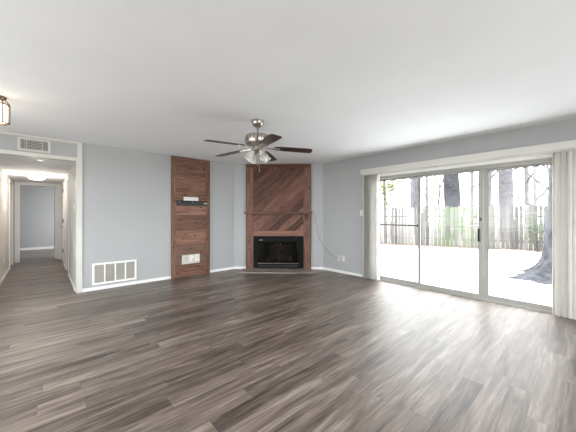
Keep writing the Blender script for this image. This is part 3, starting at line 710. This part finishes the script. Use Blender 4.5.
# the big leaning tree on the patio edge
big = thing('large_tree', 'big grey trunk with flared roots standing in the patio, beside the right blind', 'tree', (9.0, .33, GZ - .01), 0)
obj('trunk', trunk_bm(7.5, .40, .27, (.035, -.02), 1.12, 56, [(R(138), 1.05, .26, .12), (R(165), .80, .22, .12), (R(192), .60, .2, .13), (R(112), .50, .18, .14), (R(222), .75, .24, .12), (R(280), .5, .3, .2), (R(20), .5, .3, .2), (R(70), .5, .3, .2)], .04), 'bark', big, True)
bm = nb()
for z, d, L in ((4.6, (-.5, .8, .4), 2.6), (5.2, (.7, .5, .5), 2.4), (3.9, (.1, -1, .4), 2.4), (6.3, (-.6, -.6, .7), 2.6), (7.3, (.1, .2, 1), 2.5)):
    limb(bm, Vector((.035 * z, -.02 * z, z)), Vector(d), L, .09, 3)
obj('branches', bm, 'twig', big, True)
def bg_tree(label, x, y, h, r, m_, lean=(0, 0), br=4, tw='twig_pale', z0=3.0):
    t = thing('bare_tree', label, 'tree', (x, y, GZ - .02), 0, 'trees beyond the fence')
    obj('trunk', trunk_bm(h, r, r * .62, lean, 1.15, 16), m_, t, True)
    bm = nb()
    for k in range(br):
        z = z0 + (h - z0) * (k + .5) / br; a = random.uniform(0, 2 * math.pi)
        limb(bm, Vector((lean[0] * z, lean[1] * z, z)), Vector((math.cos(a), math.sin(a), .5)), 3.0, min(r * .25 + .035, .08), 4, kids=3)
    obj('branches', bm, tw, t, True); return t
bg_tree('thick grey trunk beyond the fence behind the middle patio door pane', 19.1, 5.63, 10, .50, 'bark', (-.025, .03), 4)
bg_tree('pale lavender trunk beyond the fence in the right patio door pane', 21.5, 3.45, 11, .42, 'bark_pale', (0, 0), 4)
bg_tree('thin pale trunk beyond the fence just right of the door handle stile', 20.75, 4.15, 10, .16, 'bark_pale', (.01, 0), 5)
bg_tree('pale trunk beyond the fence at the right of the left pane', 20.6, 8.7, 10, .34, 'bark_pale', (0, 0), 5)
bg_tree('thin bare trunk beyond the fence in the middle of the right pane', 22.6, 2.55, 10, .14, 'twig_pale', (.02, .01), 7)
bg_tree('slim bare trunk beyond the fence left in the left pane', 17.6, 9.4, 9, .12, 'twig_pale', (0, .02), 6)
bg_tree('slim bare trunk beyond the fence left of the thick grey trunk', 24.5, 9.3, 10, .16, 'twig_pale', (0, 0), 6)
bg_tree('slim bare trunk beyond the fence right of the thick grey trunk', 25.5, 6.2, 10, .15, 'twig_pale', (0, 0), 6)
bg_tree('slim bare trunk beyond the fence just left of the right blind', 19.6, 1.9, 9, .10, 'twig_pale', (0, 0), 8, z0=1.8)
bg_tree('slim bare trunk beyond the fence near the right edge of the right pane', 21.5, .9, 9, .13, 'twig_pale', (0, 0), 7)
# forked small tree
t = thing('forked_sapling', 'slim forked bare sapling just beyond the fence in the middle pane', 'tree', (16.4, 5.55, GZ - .02), 0, 'trees beyond the fence')
bm = nb(); tube(bm, [(0, 0, 0), (.02, -.02, 1.2), (-.02, .03, 2.2), (.03, -.02, 3.0)], [.09, .075, .065, .06], 8); obj('trunk', bm, 'twig', t, True)
bm = nb(); S = Vector((.03, -.02, 3.0))
limb(bm, S, Vector((-.30, .42, 1.0)), 2.6, .05, 2, .5); limb(bm, S, Vector((.35, -.30, 1.0)), 2.8, .05, 2, .5)
limb(bm, Vector((0, 0, 1.7)), Vector((-.35, .55, .75)), 1.8, .04, 2, .5)
obj('branches', bm, 'twig', t, True)
# thin branches of a sapling in front of the fence, right pane
t = thing('twiggy_sapling', 'twiggy arching bare sapling in front of the fence in the right pane', 'tree', (14.2, .9, GZ - .02), 0)
bm = nb(); tube(bm, [(0, 0, 0), (.03, .03, 1.4), (-.02, .05, 2.6)], [.05, .04, .03], 7); obj('trunk', bm, 'twig', t, True)
bm = nb()
for z, d, L in ((1.6, (-.2, 1, .5), 2.2), (2.0, (.3, -1, .5), 2.0), (2.4, (-.3, .8, .6), 2.2), (2.6, (.3, -.6, .9), 1.8), (2.6, (0, .2, 1), 1.8), (1.3, (-.4, .9, .25), 1.6)):
    limb(bm, Vector((0, .04, z)), Vector(d), L, .038, 3, .5, .1)
obj('branches', bm, 'twig', t, True)
# leafy shrubs
def leaves(bm, c, rad, n, size=.07):
    for _ in range(n):
        v_ = Vector((random.gauss(0, 1), random.gauss(0, 1), random.gauss(0, 1))); v_.normalize(); v_ *= random.random() ** .5
        p = Vector(c) + Vector((v_.x * rad[0], v_.y * rad[1], v_.z * rad[2])); s_ = size * random.uniform(.6, 1.3)
        q = Matrix.Translation(p) @ Matrix.Rotation(random.uniform(0, 6.28), 4, 'Z') @ Matrix.Rotation(random.uniform(-1, 1), 4, 'X')
        a = [bm.verts.new(q @ Vector(k)) for k in ((-s_, 0, 0), (-.2 * s_, -.42 * s_, .08 * s_), (s_, 0, 0), (-.2 * s_, .42 * s_, .08 * s_))]
        bm.faces.new(a)
def shrub(label, loc, c, rad, n, m_, size=.07, stem=2.2, cat='shrub', name='leafy_shrub'):
    t = thing(name, label, cat, loc, 0)
    bm = nb()
    for k in range(5):
        a = k * 1.3; tube(bm, [(0.04 * math.cos(a), .04 * math.sin(a), 0), (.15 * math.cos(a), .15 * math.sin(a), stem * .5), (rad[0] * .5 * math.cos(a), rad[1] * .5 * math.sin(a), stem)], [.03, .02, .01], 5)
    obj('stems', bm, 'twig', t, True)
    bm = nb(); leaves(bm, c, rad, n, size); f = obj('foliage', bm, m_, t); return t
shrub('yellow-green leafy shrub rising behind the fence in the left pane', (15.6, 8.0, GZ - .02), (0, 0, 3.15), (.9, 1.0, 1.2), 1500, 'leaf_y', .085, 3.2)
shrub('green leafy shrub behind the fence at the left of the left pane', (16.2, 9.3, GZ - .02), (0, 0, 3.4), (.8, .9, 1.3), 1000, 'leaf_g', .09, 3.4)
shrub('low green ivy bush against the fence left of the large tree', (14.55, 1.35, GZ - .02), (0, 0, .95), (.35, .55, .75), 420, 'leaf_g', .06, 1.2)
# dry leaves along the fence foot
bm = nb()
for _ in range(5200):
    s_ = random.uniform(0, FL); d_ = abs(random.gauss(0, 1.0)); p = FA + FD.normalized() * s_ + Vector((FD.y, -FD.x, 0)).normalized() * (d_ + .03)
    q = Matrix.Translation((p.x, p.y, GZ + .012)) @ Matrix.Rotation(random.uniform(0, 6.28), 4, 'Z') @ Matrix.Rotation(random.uniform(-.3, .3), 4, 'X'); k_ = random.uniform(.03, .06)
    bm.faces.new([bm.verts.new(q @ Vector(c_)) for c_ in ((-k_, 0, 0), (0, -k_ * .5, .004), (k_, 0, 0), (0, k_ * .5, .004))])
o = obj('fallen_leaves', bm, 'leaf_dead', None, kind='stuff'); tag(o, 'dry brown leaves littering the foot of the wooden fence', 'leaves')
